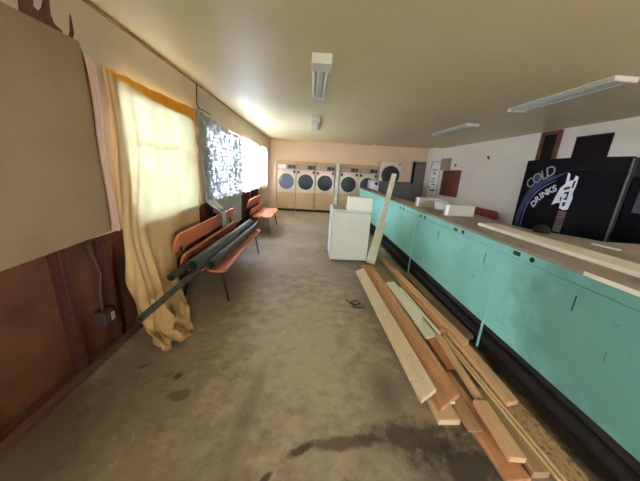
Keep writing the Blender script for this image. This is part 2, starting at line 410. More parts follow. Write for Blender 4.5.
add_box(bm, x0, x1, FILL_L[0], FILL_L[1], FILL_L[2], FILL_L[2]+.045); add_box(bm, x0, x1, FILL_L[0], FILL_L[1], FILL_L[3]-.045, FILL_L[3])
w7 = struct('window_7', bm, M['alu'])
bm = new(); add_box(bm, XL-.102, XL-.098, FILL_L[0]+.03, FILL_L[1]-.03, FILL_L[2]+.03, FILL_L[3]-.03); obj('pane', bm, M['glass'], w7)
# far wall with doorway
DX0, DX1, DZ = 3.83, 4.42, 2.07
bm = new()
add_box(bm, XL-.2, DX0, YF, YF+.15, 0, ZC); add_box(bm, DX1, XR+.2, YF, YF+.15, 0, ZC); add_box(bm, DX0, DX1, YF, YF+.15, DZ, ZC)
add_box(bm, XL, -1.30, 9.72, YF, 0, 1.82)
struct('wall_far', bm, M['wall_far'])
bm = new(); add_box(bm, DX0-.05, DX0, YF-.02, YF+.15, 0, DZ+.05); add_box(bm, DX1, DX1+.05, YF-.02, YF+.15, 0, DZ+.05); add_box(bm, DX0, DX1, YF-.02, YF+.15, DZ, DZ+.05)
d1 = struct('door_1', bm, M['dryer_light'])
bm = new(); add_box(bm, DX0-.1, DX1+.1, YF+.62, YF+.66, 0, DZ+.1); add_box(bm, DX0-.1, DX0-.05, YF+.16, YF+.66, 0, DZ+.1); add_box(bm, DX1+.05, DX1+.1, YF+.16, YF+.66, 0, DZ+.1); add_box(bm, DX0-.1, DX1+.1, YF+.16, YF+.66, DZ+.05, DZ+.1)
add_box(bm, DX0-.1, DX1+.1, YF+.16, YF+.66, -.05, 0)
obj('passage', bm, M['doordark'], d1)
bm = new(); add_box(bm, DX0+.14, DX1-.02, YF+.05, YF+.085, .01, DZ-.01, .004); obj('door_leaf', bm, M['doorgrey'], d1)
# right wall
bm = new()
FILL_R = (-1.2, -.4, 1.3, 2.0)  # opening for an added window out of view, lets in fill light
add_box(bm, XR, XR+.15, YB-.2, FILL_R[0], 0, ZC); add_box(bm, XR, XR+.15, FILL_R[1], YF+.2, 0, ZC)
add_box(bm, XR, XR+.15, FILL_R[0], FILL_R[1], 0, FILL_R[2]); add_box(bm, XR, XR+.15, FILL_R[0], FILL_R[1], FILL_R[3], ZC)
struct('wall_right', bm, M['wall_white'])
bm = new(); add_box(bm, 4.36, XR-.001, 9.63, YF-.001, 0, ZC-.0005); struct('wall_return', bm, M['wall_white'])
bm = new(); x0, x1 = XR+.05, XR+.11
for a in (FILL_R[0], (FILL_R[0]+FILL_R[1])/2-.025, FILL_R[1]-.05): add_box(bm, x0, x1, a, a+.05, FILL_R[2], FILL_R[3])
add_box(bm, x0, x1, FILL_R[0], FILL_R[1], FILL_R[2], FILL_R[2]+.05); add_box(bm, x0, x1, FILL_R[0], FILL_R[1], FILL_R[3]-.05, FILL_R[3])
w5 = struct('window_5', bm, M['alu'])
bm = new(); add_box(bm, XR+.078, XR+.082, FILL_R[0]+.03, FILL_R[1]-.03, FILL_R[2]+.03, FILL_R[3]-.03); obj('pane', bm, M['glass'], w5)
# back wall (behind the camera) set far back for distant fill light, with an added window
FILL_B = (1.4, 2.4, 1.2, 2.0)
bm = new()
add_box(bm, XL-.2, FILL_B[0], YB-.15, YB, 0, ZC); add_box(bm, FILL_B[1], XR+.2, YB-.15, YB, 0, ZC)
add_box(bm, FILL_B[0], FILL_B[1], YB-.15, YB, 0, FILL_B[2]); add_box(bm, FILL_B[0], FILL_B[1], YB-.15, YB, FILL_B[3], ZC)
struct('wall_back', bm, M['wall'])
bm = new(); y0, y1 = YB-.11, YB-.05
for a in (FILL_B[0], (FILL_B[0]+FILL_B[1])/2-.03, FILL_B[1]-.06): add_box(bm, a, a+.06, y0, y1, FILL_B[2], FILL_B[3])
add_box(bm, FILL_B[0], FILL_B[1], y0, y1, FILL_B[2], FILL_B[2]+.06); add_box(bm, FILL_B[0], FILL_B[1], y0, y1, FILL_B[3]-.06, FILL_B[3])
w6 = struct('window_6', bm, M['alu'])
bm = new(); add_box(bm, FILL_B[0]+.03, FILL_B[1]-.03, YB-.082, YB-.078, FILL_B[2]+.03, FILL_B[3]-.03); obj('pane', bm, M['glass'], w6)
bm = new(); add_box(bm, -30, 30, -30, 40, -.3, -.2); struct('ground', bm, M['outside'])

# ------------------------------------------------------------------ window hangings
def grid_obj(name, fn, nu, nv, mat, parent=None, thick=.0015):
    bm = new(); V = [[bm.verts.new(fn(i/nu, j/nv)) for i in range(nu+1)] for j in range(nv+1)]
    for j in range(nv):
        for i in range(nu): bm.faces.new((V[j][i], V[j][i+1], V[j+1][i+1], V[j+1][i]))
    o = obj(name, bm, mat, parent)
    for p in o.data.polygons: p.use_smooth = True
    return o
SH = [  # paths of five cords down the sheet, top to hem
 [(-1.530,2.13,2.170),(-1.525,2.14,1.80),(-1.522,2.10,1.42),(-1.522,2.085,1.05),(-1.50,2.02,.80),(-1.46,1.935,.66),(-1.45,1.93,.58)],
 [(-1.530,2.25,2.182),(-1.520,2.27,1.75),(-1.522,2.26,1.38),(-1.50,2.15,.93),(-1.36,2.02,.45),(-1.29,1.93,.10),(-1.20,1.86,.02)],
 [(-1.530,2.50,2.185),(-1.515,2.48,1.70),(-1.522,2.42,1.36),(-1.505,2.30,.93),(-1.32,2.14,.40),(-1.20,2.02,.09),(-1.06,1.98,.03)],
 [(-1.530,2.88,2.190),(-1.525,2.86,1.70),(-1.522,2.80,1.32),(-1.505,2.60,.92),(-1.40,2.38,.42),(-1.24,2.24,.10),(-1.08,2.20,.03)],
 [(-1.530,3.22,2.200),(-1.530,3.22,1.80),(-1.530,3.20,1.45),(-1.525,3.16,1.10),(-1.535,3.05,.82),(-1.535,2.95,.60),(-1.535,2.86,.42)],
 [(-1.530,3.60,2.212),(-1.530,3.60,1.80),(-1.530,3.585,1.50),(-1.530,3.575,1.20),(-1.53,3.56,.95),(-1.53,3.54,.75),(-1.53,3.52,.60)]]
def sheet_fn(s, t, off=0):
    col = [poly_interp(k, t) for k in SH]
    p = poly_interp(col, s)
    low = smoothstep((t-.35)/.5); left = 1-smoothstep((s-.45)/.3)
    f = .012*math.sin(s*46+t*1.5)*(1-.6*smoothstep((s-.3)/.4)) + .010*math.sin(s*23-2*t)
    f += low*left*(.022*math.sin(s*60+4*t)+.018*math.sin(s*31+1.1))
    f *= .35+.65*smoothstep((abs(p.z-1.0)-.02)/.3); n = Vector((.92,-.35,0))
    if p.z < .35 and left > .2:
        p.z += (.035*abs(math.sin(s*38+p.y*9))+.05*abs(noise.noise(Vector((p.x*11,p.y*11,1.3)))))*smoothstep((.35-p.z)/.3)
        p += Vector((noise.noise(Vector((s*14,t*12,0)))*.05, noise.noise(Vector((s*14,t*12,5)))*.05, 0))
    p += n*(f+off)
    p.x = max(p.x, XL+.008); p.z = max(p.z, .008)
    return p
T_BAND = lambda s: .008+.058*s
sheet = grid_obj('hanging_sheet', lambda s, t: sheet_fn(s, t), 150, 130, M['sheet'])
tag(sheet, 'pale yellow bedsheet hung over the nearest window, trailing on the floor', 'sheet')
grid_obj('hem_band', lambda s, t: sheet_fn(s, t*T_BAND(s)*1.1, .006)+Vector((0,0,.004)), 80, 6, M['band'], sheet)
def pink_fn(s, t):
    y = 1.975+.085*s*(1-.2*t)-.005*t; z = 2.215-1.19*t-.03*s
    return Vector((XL+.038+.010*math.sin(s*17+t*3)+.006*math.sin(t*9), y, z))
tag(grid_obj('curtain', pink_fn, 30, 40, M['pink']), 'narrow dusty pink cloth strip hanging left of the yellow bedsheet', 'curtain')
def foil_fn(s, t):
    y = 3.66+2.18*s; top = 2.235-.105*s-.02*abs(math.sin(s*11)); 
    bot = .66+.26*smoothstep((s-.11)/.05)
    z = top+(bot-top)*t
    gather = (1-smoothstep((s-.03)/.16))
    x = XL+.03+.012*math.sin(s*38+t*3)+.03*noise.noise(Vector((y*5,z*5,2)))+.016*noise.noise(Vector((y*17,z*17,7)))+gather*.018*(math.sin(s*120+2*t)+1)
    x += .22*smoothstep((1.05-z)/.2)*(1-smoothstep((s-.17)/.08))
    return Vector((max(x, XL+.006), y+.05*gather*t*t, z))
fo = tag(grid_obj('foil_sheet', foil_fn, 150, 90, M['foil']), 'crinkled silver foil sheet hung over the second window', 'sheet')
def flap_fn(s, t):
    y = 4.02+1.72*s; z = .96-(.16+.42*smoothstep((s-.02)/.35))*t
    return Vector((XL+.034-.012*t+.006*math.sin(s*17+t*2), y+.05*t*(1-s), z))
grid_obj('lower_flap', flap_fn, 60, 20, M['flap'], fo)
def net_fn(y0, y1, z0, z1, k, amp):
    return lambda s, t: Vector((XL+.03+amp*math.sin(s*k+.6*math.sin(3*t))+.008*noise.noise(Vector((s*9,t*7,k))), y0+(y1-y0)*s, z0+(z1-z0)*t-.02*abs(math.sin(s*9))))
tag(grid_obj('net_curtain', net_fn(6.04,7.70,2.15,.97,34,.028), 90, 20, M['curtain']), 'white net curtain over the third window beyond the foil', 'curtain')
tag(grid_obj('net_curtain', net_fn(8.17,9.06,2.1,.9,22,.018), 50, 20, M['curtain_warm']), 'narrow cream net curtain over the farthest window', 'curtain')
bm = new(); add_tube(bm, [(XL+.03,3.74,2.545),(XL+.018,3.745,2.4),(XL+.012,3.75,2.30),(XL+.012,3.80,2.262),(XL+.012,3.95,2.268),(XL+.012,4.2,2.262)], .006, 6)
tag(obj('dangling_wire', bm, M['dark']), 'thin dark cord dangling from ceiling edge above the foil sheet', 'wire')

# electrical box on the bare studs
t = thing('outlet_box', 'small metal electrical box with cable among the bare studs', 'electrical box', (XL-.02, 1.83, .35))
box('box_body', M['steelbox'], t, -.04,.04, -.05,.05, -.055,.055)
box('socket', M['console'], t, .04,.05, .01,.045, -.04,.03, bev=.006)
bm = new(); add_tube(bm, [(0,-.01,.05),(.0,.0,.2),(.01,.02,.35),(0,.01,.45),(.0,-.03,.60)], .007, 8); obj('cable', bm, M['steelbox'], t)

# ------------------------------------------------------------------ benches
def bench(label, loc, rz, L, slat, group):
    """local: back towards -x, runs along +y, length L"""
    t = thing('slatted_bench', label, 'bench', loc, rz, group)
    def slat_m(name, w, ang, cx, cz):
        bm = new(); n = 8; r = w/2*.72; poly = []
        for (sx, sy, a0) in ((1,1,0),(-1,1,PI/2),(-1,-1,PI),(1,-1,1.5*PI)):
            for k in range(n+1):
                a = a0+PI/2*k/n; poly.append((sx*(w/2-r)+r*math.cos(a), sy*(L/2-r)+r*math.sin(a)))
        add_prism(bm, poly, 'z', -.012, .012)
        rot = Matrix.Rotation(ang, 4, 'Y'); bmesh.ops.transform(bm, matrix=Matrix.Translation((cx, L/2, cz)) @ rot, verts=bm.verts[:])
        return obj(name, bm, M[slat], t)
    slat_m('back_slat', .22, math.radians(-72), .045, .715)
    slat_m('back_slat', .15, math.radians(-72), .105, .535)
    slat_m('seat_slat', .20, math.radians(2), .225, .435)
    slat_m('seat_slat', .22, math.radians(2), .450, .428)
    for y in (.14, L-.14):
        bm = new()
        add_tube(bm, [(.535,y,0),(.50,y,.21),(.47,y,.405),(.30,y,.412),(.12,y,.415)], .013, 8)
        obj('front_leg', bm, M['iron'], t, True)
        bm = new(); add_tube(bm, [(.02,y,0),(.06,y,.2),(.085,y,.40),(.07,y,.52),(.022,y,.69),(.0,y,.80)], .013, 8)
        obj('rear_leg', bm, M['iron'], t, True)
    bm = new(); add_tube(bm, [(.50,.14,.21),(.50,L-.14,.21)], .008, 6) if False else add_tube(bm, [(.06,.14,.2),(.06,L-.14,.2)], .008, 6)
    obj('stretcher', bm, M['iron'], t)
    return t
bench('orange slatted bench loaded with steel pipes beside the bedsheet', (-1.455,2.62,0), 0, 2.05, 'orange', 'slatted benches')
bench('empty orange slatted bench on left near the far dryers', (-1.47,5.88,0), 0, 1.40, 'orange', 'slatted benches')
bench('red slatted bench against white right wall behind the counter', (4.64,7.12,0), PI, 1.08, 'red', 'slatted benches')

def pipe(label, a, b, r, wall=.006):
    a, b = Vector(a), Vector(b); L = (b-a).length
    bm = new(); n = 24
    o0 = add_tube(bm, [(0,0,0),(0,L,0)], r, n, cap=False); i0 = add_tube(bm, [(0,0,0),(0,L,0)], r-wall, n, cap=False)
    for k in range(n):
        l = (k+1) % n
        bm.faces.new((o0[0][k], i0[0][k], i0[0][l], o0[0][l])); bm.faces.new((o0[1][k], o0[1][l], i0[1][l], i0[1][k]))
    bmesh.ops.recalc_face_normals(bm, faces=bm.faces[:])
    o = obj('steel_pipe', bm, M['pipe'], None, True); o.location = a
    o.rotation_euler = Vector((0,1,0)).rotation_difference((b-a).normalized()).to_euler()
    return tag(o, label, 'pipe', 'steel pipes on the bench')
SE = .456
pipe('thin steel pipe nearest the wall on the bench', (-1.292,2.28,SE+.036), (-1.20,4.62,SE+.036), .036)
pipe('longest thin steel pipe jutting out low past the bench end', (-1.150,1.60,SE+.026), (-1.125,4.4,SE+.026), .026)
pipe('thickest steel pipe, in the middle on top of the bench pile', (-1.150,2.42,SE+.11), (-1.085,4.60,SE+.11), .058)
pipe('steel pipe nearest the aisle on the bench', (-1.050,2.62,SE+.05), (-.985,4.62,SE+.05), .05)

# ------------------------------------------------------------------ lights on the ceiling
def fixture(label, x, y0, y1, w, h=.085):
    L = y1-y0; t = thing('fluorescent_light', label, 'ceiling light', (x, (y0+y1)/2, ZC), 0, 'ceiling fluorescent lights')
    box('housing', M['lampwhite'], t, -w*.48, w*.48, -L/2, L/2, -h*.35, 0)
    box('reflector', M['reflector'], t, -w*.2, w*.2, -L/2+.1, L/2-.05, -h*.73, -h*.35, bev=.012)
    for s in (-1, 1):
        bm = new(); add_tube(bm, [(s*w*.36,-L/2+.03,-h*.6),(s*w*.36,L/2-.03,-h*.6)], min(.019, h*.25), 12); obj('tube', bm, M['tube'], t, True)
        c_ = .20 if h > .06 else .04
        box('end_cap', M['lampwhite'], t, -w*.5, w*.5, *( (-L/2-.02, -L/2+c_) if s < 0 else (L/2-.05, L/2+.01)), -h, 0, bev=.006)
    return t
fixture('near twin tube fluorescent fixture over the aisle', .045, 2.66, 3.92, .185)
fixture('far twin tube fluorescent fixture over the aisle', .03, 5.43, 6.75, .185)
fixture('near fluorescent fixture above the counter, cut off at right', 2.92, 2.65, 3.98, .25, .05)
fixture('far fluorescent fixture above the counter', 3.01, 5.17, 6.62, .25, .05)
for x, y, lab in ((1.49, 8.85, 'small white ceiling knob nearer the aisle'), (2.2, 9.6, 'small white ceiling knob nearest the far wall')):
    bm = new(); add_tube(bm, [(0,0,0),(0,0,-.03),(0,0,-.035),(0,0,-.075),(0,0,-.085)], [.05,.05,.035,.03,.012], 16)
    o = obj('ceiling_knob', bm, M['lampwhite'], None, True); o.location = (x, y, ZC); tag(o, lab, 'ceiling fitting', 'ceiling knobs')
bm = new(); add_tube(bm, [(2.26,9.62,ZC-.02),(3.6,9.66,ZC-.02)], .016, 8); tag(obj('conduit', bm, M['dryer_trim']), 'thin conduit along the ceiling by the far wall', 'conduit')
bm = new(); add_tube(bm, [(.937,2.9,ZC-.002),(.938,3.45,ZC-.002)], .004, 6); tag(obj('wire', bm, M['wall_far']), 'short pale wire lying along the ceiling right of the near fixture', 'wire')

# ------------------------------------------------------------------ dryers in the far wall
def dryer(label, x0, glass='door_glass', card=False, left_lock=True):
    W = .71; t = thing('wall_dryer', label, 'dryer', (x0, 9.70, 0), 0, 'coin dryers in the far wall')
    box('cabinet', M['dryer_light'], t, .004, W-.004, 0.02, .34, 0.72, 1.712, bev=.006)
    box('header', M['dryer_trim'], t, .002, W-.002, .0, .34, 1.715, 1.83, bev=.004)
    box('lower_panel', M['dryer'], t, .006, W-.006, 0, .34, .09, .70, bev=.008)
    box('kick_base', M['black'], t, .01, W-.01, .04, .34, 0, .088)
    box('ledge', M['dryer_light'], t, .004, W-.004, -.012, .03, .70, .725)
    cx, cz = W/2, 1.10
    bm = new(); add_disc(bm, (cx,.02,cz), .335, -.035, 'y', 40, .285); ring = obj('door', bm, M['dryer_ring'], t, True)
    bm = new()
    add_tube(bm, [(cx,.018,cz),(cx,-.004,cz),(cx,-.012,cz)], [.286,.284,.24], 40); obj('door_glass', bm, M[glass], ring, True)
    box('handle', M['dryer_light'], t, cx-.335, cx-.285, -.05, -.012, cz-.05, cz+.05, bev=.01)
    box('control_strip', M['dryer_strip'], t, .01, W-.01, .006, .03, 1.53, 1.71)
    box('display', M['black'], t, W-.30, W-.14, -.002, .01, 1.565, 1.685, bev=.003)
    box('coin_slot', M['black'], t, W-.12, W-.04, -.002, .01, 1.57, 1.68, bev=.003)
    if card: box('card', M['paper'], t, .03, .34, .0, .01, 1.545, 1.70, bev=.002)
    if left_lock: box('lock', M['black'], t, .04, .12, -.008, .03, 1.40, 1.49, bev=.006)
    box('lock', M['black'], t, W-.11, W-.035, -.008, .03, 1.41, 1.50, bev=.006)
    return t
dryer('leftmost beige dryer, with blue-grey door glass and a white card', -1.285, 'door_glass_blue', True, False)
dryer('second beige dryer from left in the far wall', -.57)
dryer('third beige dryer from left, beside the cream post', .145)
bm = new(); add_box(bm, .875, 1.0, 9.64, YF, 0, 1.83, .006); struct('trim_2', bm, M['cream'])
dryer('fourth beige dryer from left, just right of the cream post', 1.025)
dryer('rightmost beige dryer, partly behind the counter and dark cabinet', 1.74)
t = thing('large_dryer', 'large white dryer front with big round dark door right of the beige dryers', 'dryer', (2.50, 9.70, 0))
box('cabinet', M['fridge'], t, 0,.80, 0,.34, 0,2.0, bev=.01)
bm = new(); add_disc(bm, (.41,0,1.52), .37, -.03, 'y', 40, .335); obj('door', bm, M['dryer_light'], t, True)
bm = new(); add_tube(bm, [(.41,.0,1.52),(.41,-.016,1.52),(.41,-.022,1.52)], [.336,.334,.29], 40); obj('door_glass', bm, M['door_glass'], t, True)
box('badge', M['console'], t, .66,.76, -.006,.004, 1.88,1.95)

# dark cabinet in front of the big dryer
t = thing('washer_cabinet', 'dark grey machine cabinet with white end panel before the far wall', 'cabinet', (2.06, 8.88, 0))
box('body', M['grey_metal'], t, .26,1.46, 0,.66, .08,1.30, bev=.03, seg=3)
box('end_panel', M['white_side'], t, 0,.255, -.01,.66, .08,1.33, bev=.02, seg=2)
bm = new(); add_disc(bm, (.16,-.01,1.22), .055, -.02, 'y', 20); obj('knob', bm, M['black'], t)
box('plinth', M['dark'], t, .03,1.44, .03,.64, 0,.08)

# ------------------------------------------------------------------ counter
FX = 1.645; CB, CT = .275, 1.05
ctr = thing('service_counter', 'long teal panelled service counter with grey-brown top along right side', 'counter', (0,0,0))
segs = [(-.4, 2.03), (2.03, 3.84), (3.84, 5.65), (5.65, 8.78)]
for a, b in segs:
    bm = new(); add_box(bm, FX, FX+.02, a+.003, b-.003, CB, .965, .002); p_ = obj('front_panel', bm, M['teal'], ctr)
    bm = new(); add_box(bm, FX-.004, FX+.02, a+.003, b-.003, .968, CT-.004, .003); s_ = obj('top_strip', bm, M['teal'], ctr)
for y in (2.03, 3.84, 5.65):
    bm = new(); add_box(bm, FX-.008, FX+.004, y-.012, y+.012, .02, .96, .003); obj('seam_strip', bm, M['teal'], ctr)
top_poly = [(FX-.012,-.4),(3.3,-.4),(3.3,2.12),(2.70,2.16),(2.56,2.38),(2.36,2.62),(2.33,3.0),(2.32,4.75),(1.97,4.85),(1.95,8.8),(FX-.012,8.8)]
bm = new(); add_prism(bm, top_poly, 'z', CT-.004, CT+.014); obj('worktop', bm, M['ctop'], ctr)
bm = new(); add_box(bm, FX-.018, FX-.004, -.4, 8.8, CT-.012, CT+.016, .003); obj('edge_trim', bm, M['ctop'], ctr)
bm = new(); add_box(bm, FX-.021, FX-.0185, -.4, 1.35, CT-.010, CT+.016, .001); obj('edge_strip', bm, M['cream'], ctr)
bm = new(); add_box(bm, 1.86, 1.88, -.4, 8.75, 0, CT-.005); obj('back_board', bm, M['dark'], ctr)
bm = new(); add_box(bm, FX+.02, 1.88, 8.74, 8.77, .0, CT-.005); obj('end_panel', bm, M['teal'], ctr)
bm = new(); add_box(bm, 3.2, 3.28, -.35, 2.05, 0, CT-.005); obj('return_panel', bm, M['dark'], ctr)
pts = [(FX+.055+.012*noise.noise(Vector((0,y*2,0))), y, CB-.045+.015*noise.noise(Vector((3,y*1.5,0)))) for y in [i*.1-.4 for i in range(92)]]
bm = new(); add_tube(bm, pts, [.042+.014*noise.noise(Vector((5,p[1]*4,1))) for p in pts], 12); obj('bumper_pipe', bm, M['rubber'], ctr, True)
pts = [(FX+.12, y, .06+.012*noise.noise(Vector((8,y,0)))) for y in [i*.4-.4 for i in range(23)]]
bm = new(); add_tube(bm, pts, .05, 10); obj('floor_pipe', bm, M['rubber'], ctr, True)
for y, z, k in ((1.862,1.005,0),(1.715,1.003,1),(2.745,.995,0),(2.602,1.0,1),(3.692,.985,1),(3.554,.987,1),(4.59,.98,1),(4.435,.98,1),(5.4,.985,1)):
    bm = new()
    if k == 0: add_box(bm, FX-.008, FX, y-.035, y+.035, z-.016, z+.016, .003); obj('slot', bm, M['black'], ctr)
    else: add_disc(bm, (FX-.004,y,z), .020, -.004, 'x', 16); obj('hole_plug', bm, M['dark'], ctr)
for y in (1.36, 2.2, 3.1):
    bm = new(); add_box(bm, FX-.003, FX+.001, y-.003, y+.003, .80, .90); obj('scratch', bm, M['rubber'], ctr)

# things on the counter
def cbox(label, loc, rz, w, d, h, side):
    t = thing('metal_box', label, 'box', loc, rz, 'beige metal boxes on the counter')
    box('shell', M['console'], t, 0,w, 0,d, 0,h, bev=.008)
    box('end_plate', M['white_side'], t, -.003,.04, -.004,.0, .004,h-.004, bev=.001)  # window light on the box end, imitated by a white plate
    return t
Z0 = CT+.0145
cbox('small beige metal box with white end, farther along the counter', (1.745,4.17,Z0), math.radians(-2), .36,.07,.15,0)
cbox('larger beige metal box with white end, nearer along the counter', (1.785,3.30,Z0), math.radians(-2), .385,.07,.145,0)
t = thing('plastic_tub', 'small pale tub between the two beige metal boxes', 'tub', (2.06,4.0,Z0))
bm = new(); add_tube(bm, [(0,0,0),(0,0,.10),(0,0,.105)], [.075,.095,.1], 20); obj('tub_body', bm, M['paleblue'] if False else M['white_side'], t, True)
bm = new(); add_disc(bm, (0,0,.106), .102, .012, 'z', 20); obj('lid', bm, M['white_side'], t)
t = obj('painted_plank', add_box(new(), -.11,.11, 0,2.95, 0,.03, .004), M['plankpaint']); t.location = (1.99,-.25,Z0); t.rotation_euler = (0,0,math.radians(.6))
tag(t, 'long cream painted plank lying along the counter top', 'plank')
t = obj('white_strip', add_box(new(), -.02,.02, -.09,.09, 0,.008, .002), M['splash']); t.location = (2.47,1.96,Z0); t.rotation_euler = (0,0,.2)
tag(t, 'short white strip on the counter before the second black machine', 'strip')
bm = new(); add_tube(bm, [(0,0,0),(0,0,.03),(0,0,.06),(0,0,.08)], [.075,.07,.05,.015], 20)
o = obj('domed_lid', bm, M['darkpane'], None, True); o.location = (2.37,2.47,Z0); tag(o, 'small dark brown domed lid on the counter before the drinks machine', 'lid')

# cream top-load washer in the aisle
t = thing('top_load_washer', 'cream top-load washer standing in the aisle beside the counter and leaning casings', 'washing machine', (.39,4.32,0))
box('body', M['white_metal'], t, 0,.665, 0,.63, .02,.885, bev=.012, seg=2)
box('top_deck', M['white_metal'], t, -.006,.671, -.008,.636, .89,.925, bev=.01, seg=2)
box('side_panel', M['white_side'], t, -.005,-.0005, .015,.615, .03,.875, bev=.002)
bm = new(); add_prism(bm, [(.24,.926),(.668,.926),(.664,1.14),(.262,1.15)], 'y', .0, .17); obj('control_housing', bm, M['white_metal'], t)
box('lid', M['dryer_strip'], t, .03,.235, .03,.60, .926,.938, bev=.004)
for x in (.05,.615):
    for y in (.05,.58):
        bm = new(); add_tube(bm, [(x,y,0),(x,y,.022)], .02, 10); obj('foot', bm, M['black'], t)

# leaning casings
def leaning(name, label, a, b, w, th, mat, grooves=True):
    a, b = Vector(a), Vector(b); L = (b-a).length
    bm = new(); add_box(bm, -w/2, w/2, 0, L, 0, th, .003)
    o = obj(name, bm, M[mat])
    yv = (b-a).normalized(); zv = Vector((-.35,-.9,.3)); zv = (zv-yv*zv.dot(yv)).normalized(); xv = yv.cross(zv)
    o.matrix_world = Matrix.Translation(a) @ Matrix((xv,yv,zv)).transposed().to_4x4()
    tag(o, label, 'board', 'cream casings leaning on the counter')
    if grooves:
        for gx in (-.28, 0, .28):
            bm = new(); add_box(bm, gx*w-.10*w, gx*w+.10*w, .01, L-.01, th-.001, th+.014, .004); obj('bead', bm, M['cream'], o)
    return o
leaning('door_casing', 'tall narrow cream casing board leaning across the counter edge', (1.16,4.40,.012), (1.745,5.53,1.56), .105, .022, 'cream')
leaning('door_casing', 'short wide cream casing board leaning before the tall one', (1.10,4.21,.012), (1.375,4.72,.68), .155, .022, 'cream')

# ------------------------------------------------------------------ lumber on the floor
def board(label, near, far, w, z0, th, mat, name='lumber_board', skew=0, cap=None, skew2=0):
    """near / far = (x, y) of the end centres"""
    a = Vector((near[0], near[1], z0)); b = Vector((far[0], far[1], z0)); L = (b-a).length
    bm = new(); add_box(bm, -w/2, w/2, 0, L, 0, th)
    if skew or skew2:
        for v in bm.verts:
            if v.co.y < L/2: v.co.y += skew*v.co.x/w
            else: v.co.y += skew2*v.co.x/w
    bmesh.ops.bevel(bm, geom=bm.edges[:], offset=min(.004, th*.2), segments=1, affect='EDGES')
    n = max(4, int(L/.2))
    o = obj(name, bm, M[mat]); o.location = a
    o.rotation_euler = (0,0,math.atan2(b.y-a.y, b.x-a.x)-PI/2)
    tag(o, label, 'board', 'loose lumber on the floor')
    if cap:
        bm = new(); add_box(bm, -.03, .03, -.002, .0, th*.25, th*.75); c = obj('end_tag', bm, M[cap], o); c.location = (0, 0, 0)
    return o
board('tan particle board, outermost on the aisle side of the pile', (.866,1.37), (.80,3.63), .15, .089, .036, 'osb', skew=.09, skew2=.14)
board('wide red-brown board second from the aisle', (1.02,1.36), (.985,3.94), .20, .048, .039, 'redwood', skew=.12, skew2=.08, cap='whitewood')
board('pale board end poking out under the wide red-brown board', (.962,1.25), (.93,3.3), .145, .002, .042, 'pinelight')
board('brown board end just right of the wide red-brown board', (1.092,1.18), (1.088,2.2), .10, .035, .011, 'brownwood')
board('flat reddish plank lowest at the near end', (1.17,.93), (1.125,1.68), .145, .002, .032, 'redstrip')
board('short pine offcut on top at the near end', (1.20,.995), (1.225,1.365), .095, .055, .038, 'pine')
board('short brown offcut between the pine offcut and the thin mouldings', (1.315,.955), (1.305,1.52), .10, .002, .044, 'brownwood')
board('narrow pine batten left of the thin mouldings', (1.245,1.39), (1.30,2.12), .05, .045, .036, 'pine')
board('left thin pale moulding strip of the pair', (1.372,.80), (1.335,2.12), .018, .047, .014, 'strip', 'moulding_strip')
board('right thin pale moulding strip of the pair', (1.402,.80), (1.366,2.12), .018, .047, .014, 'strip', 'moulding_strip')
board('wide chip board plank lowest beside the counter', (1.475,.70), (1.455,2.30), .17, .002, .040, 'osb2')
board('pine two by four end on the wide chip board plank', (1.465,1.365), (1.475,2.17), .10, .043, .038, 'pine', skew=.025)
board('pine two by four angled across the middle of the pile', (1.475,1.95), (1.36,3.72), .075, .083, .036, 'pine', skew=.035)
board('weathered grey-brown board next to the counter base', (1.625,2.12), (1.585,3.78), .115, .012, .040, 'greywood', skew=.04)
board('long reddish two by four under the angled pine one', (1.405,2.20), (1.345,4.35), .085, .040, .040, 'redwood')
board('upper whitewashed board in the middle of the pile', (1.222,2.40), (1.18,3.32), .15, .054, .018, 'whitewood', skew=.08, skew2=.06)
board('lower whitewashed board showing beyond the upper one', (1.235,2.11), (1.19,3.1), .15, .034, .018, 'whitewood', skew=.05)
board('thin white strip beside the whitewashed boards', (1.312,2.115), (1.268,3.12), .028, .073, .022, 'whitewood', 'moulding_strip')
board('reddish plank under the whitewashed boards', (1.25,1.735), (1.20,3.4), .10, .002, .030, 'redwood')
board('dark brown board at the bottom of the far end of the pile', (1.24,2.6), (1.22,4.1), .11, .002, .030, 'brownwood') if False else None
bm = new(); add_tube(bm, [(.50,2.88,.006),(.53,2.80,.01),(.60,2.74,.02),(.66,2.78,.012),(.63,2.84,.02),(.55,2.82,.008),(.58,2.70,.006),(.70,2.68,.01)], .006, 6)
tag(obj('wire_scrap', bm, M['dark']), 'tangled dark wire scrap on the floor left of the lumber', 'wire')

# ------------------------------------------------------------------ right wall items
t = thing('wall_sign', 'tall white notice sheet with lines of print by the far corner', 'sign', (0,9.63,0))
box('frame', M['console'], t, 4.362,4.722, -.010,-.001, .82,2.10)
box('sheet', M['paper'], t, 4.385,4.70, -.012,-.001, .84,2.08)
for (a, b, z, h, m) in ((4.39,4.44,2.0,.05,'ink_dark'),(4.44,4.62,1.80,.05,'ink_blue'),(4.46,4.58,1.68,.05,'ink_dark'),(4.44,4.60,1.48,.05,'ink_blue'),(4.42,4.58,1.38,.05,'ink_blue'),(4.48,4.62,1.28,.04,'ink_blue'),(4.39,4.45,1.16,.05,'ink_dark'),(4.44,4.64,1.06,.075,'ink_dark'),(4.42,4.62,.96,.03,'ink_blue'),(4.43,4.60,.885,.035,'ink_dark')):
    bm = new(); n = max(2, int((b-a)/.05)); w_ = (b-a)/n
    for k in range(n): add_box(bm, a+k*w_+.005, a+(k+1)*w_-.007, -.0135,-.0115, z-h/2, z+h/2)
    obj('print_line', bm, M[m], t)
t = thing('breaker_box', 'grey metal breaker box on white wall above the brown board', 'electrical box', (XR,9.25,2.0))
box('box_body', M['dryer_strip'], t, -.05,-.001, -.30,.32, -.19,.2)
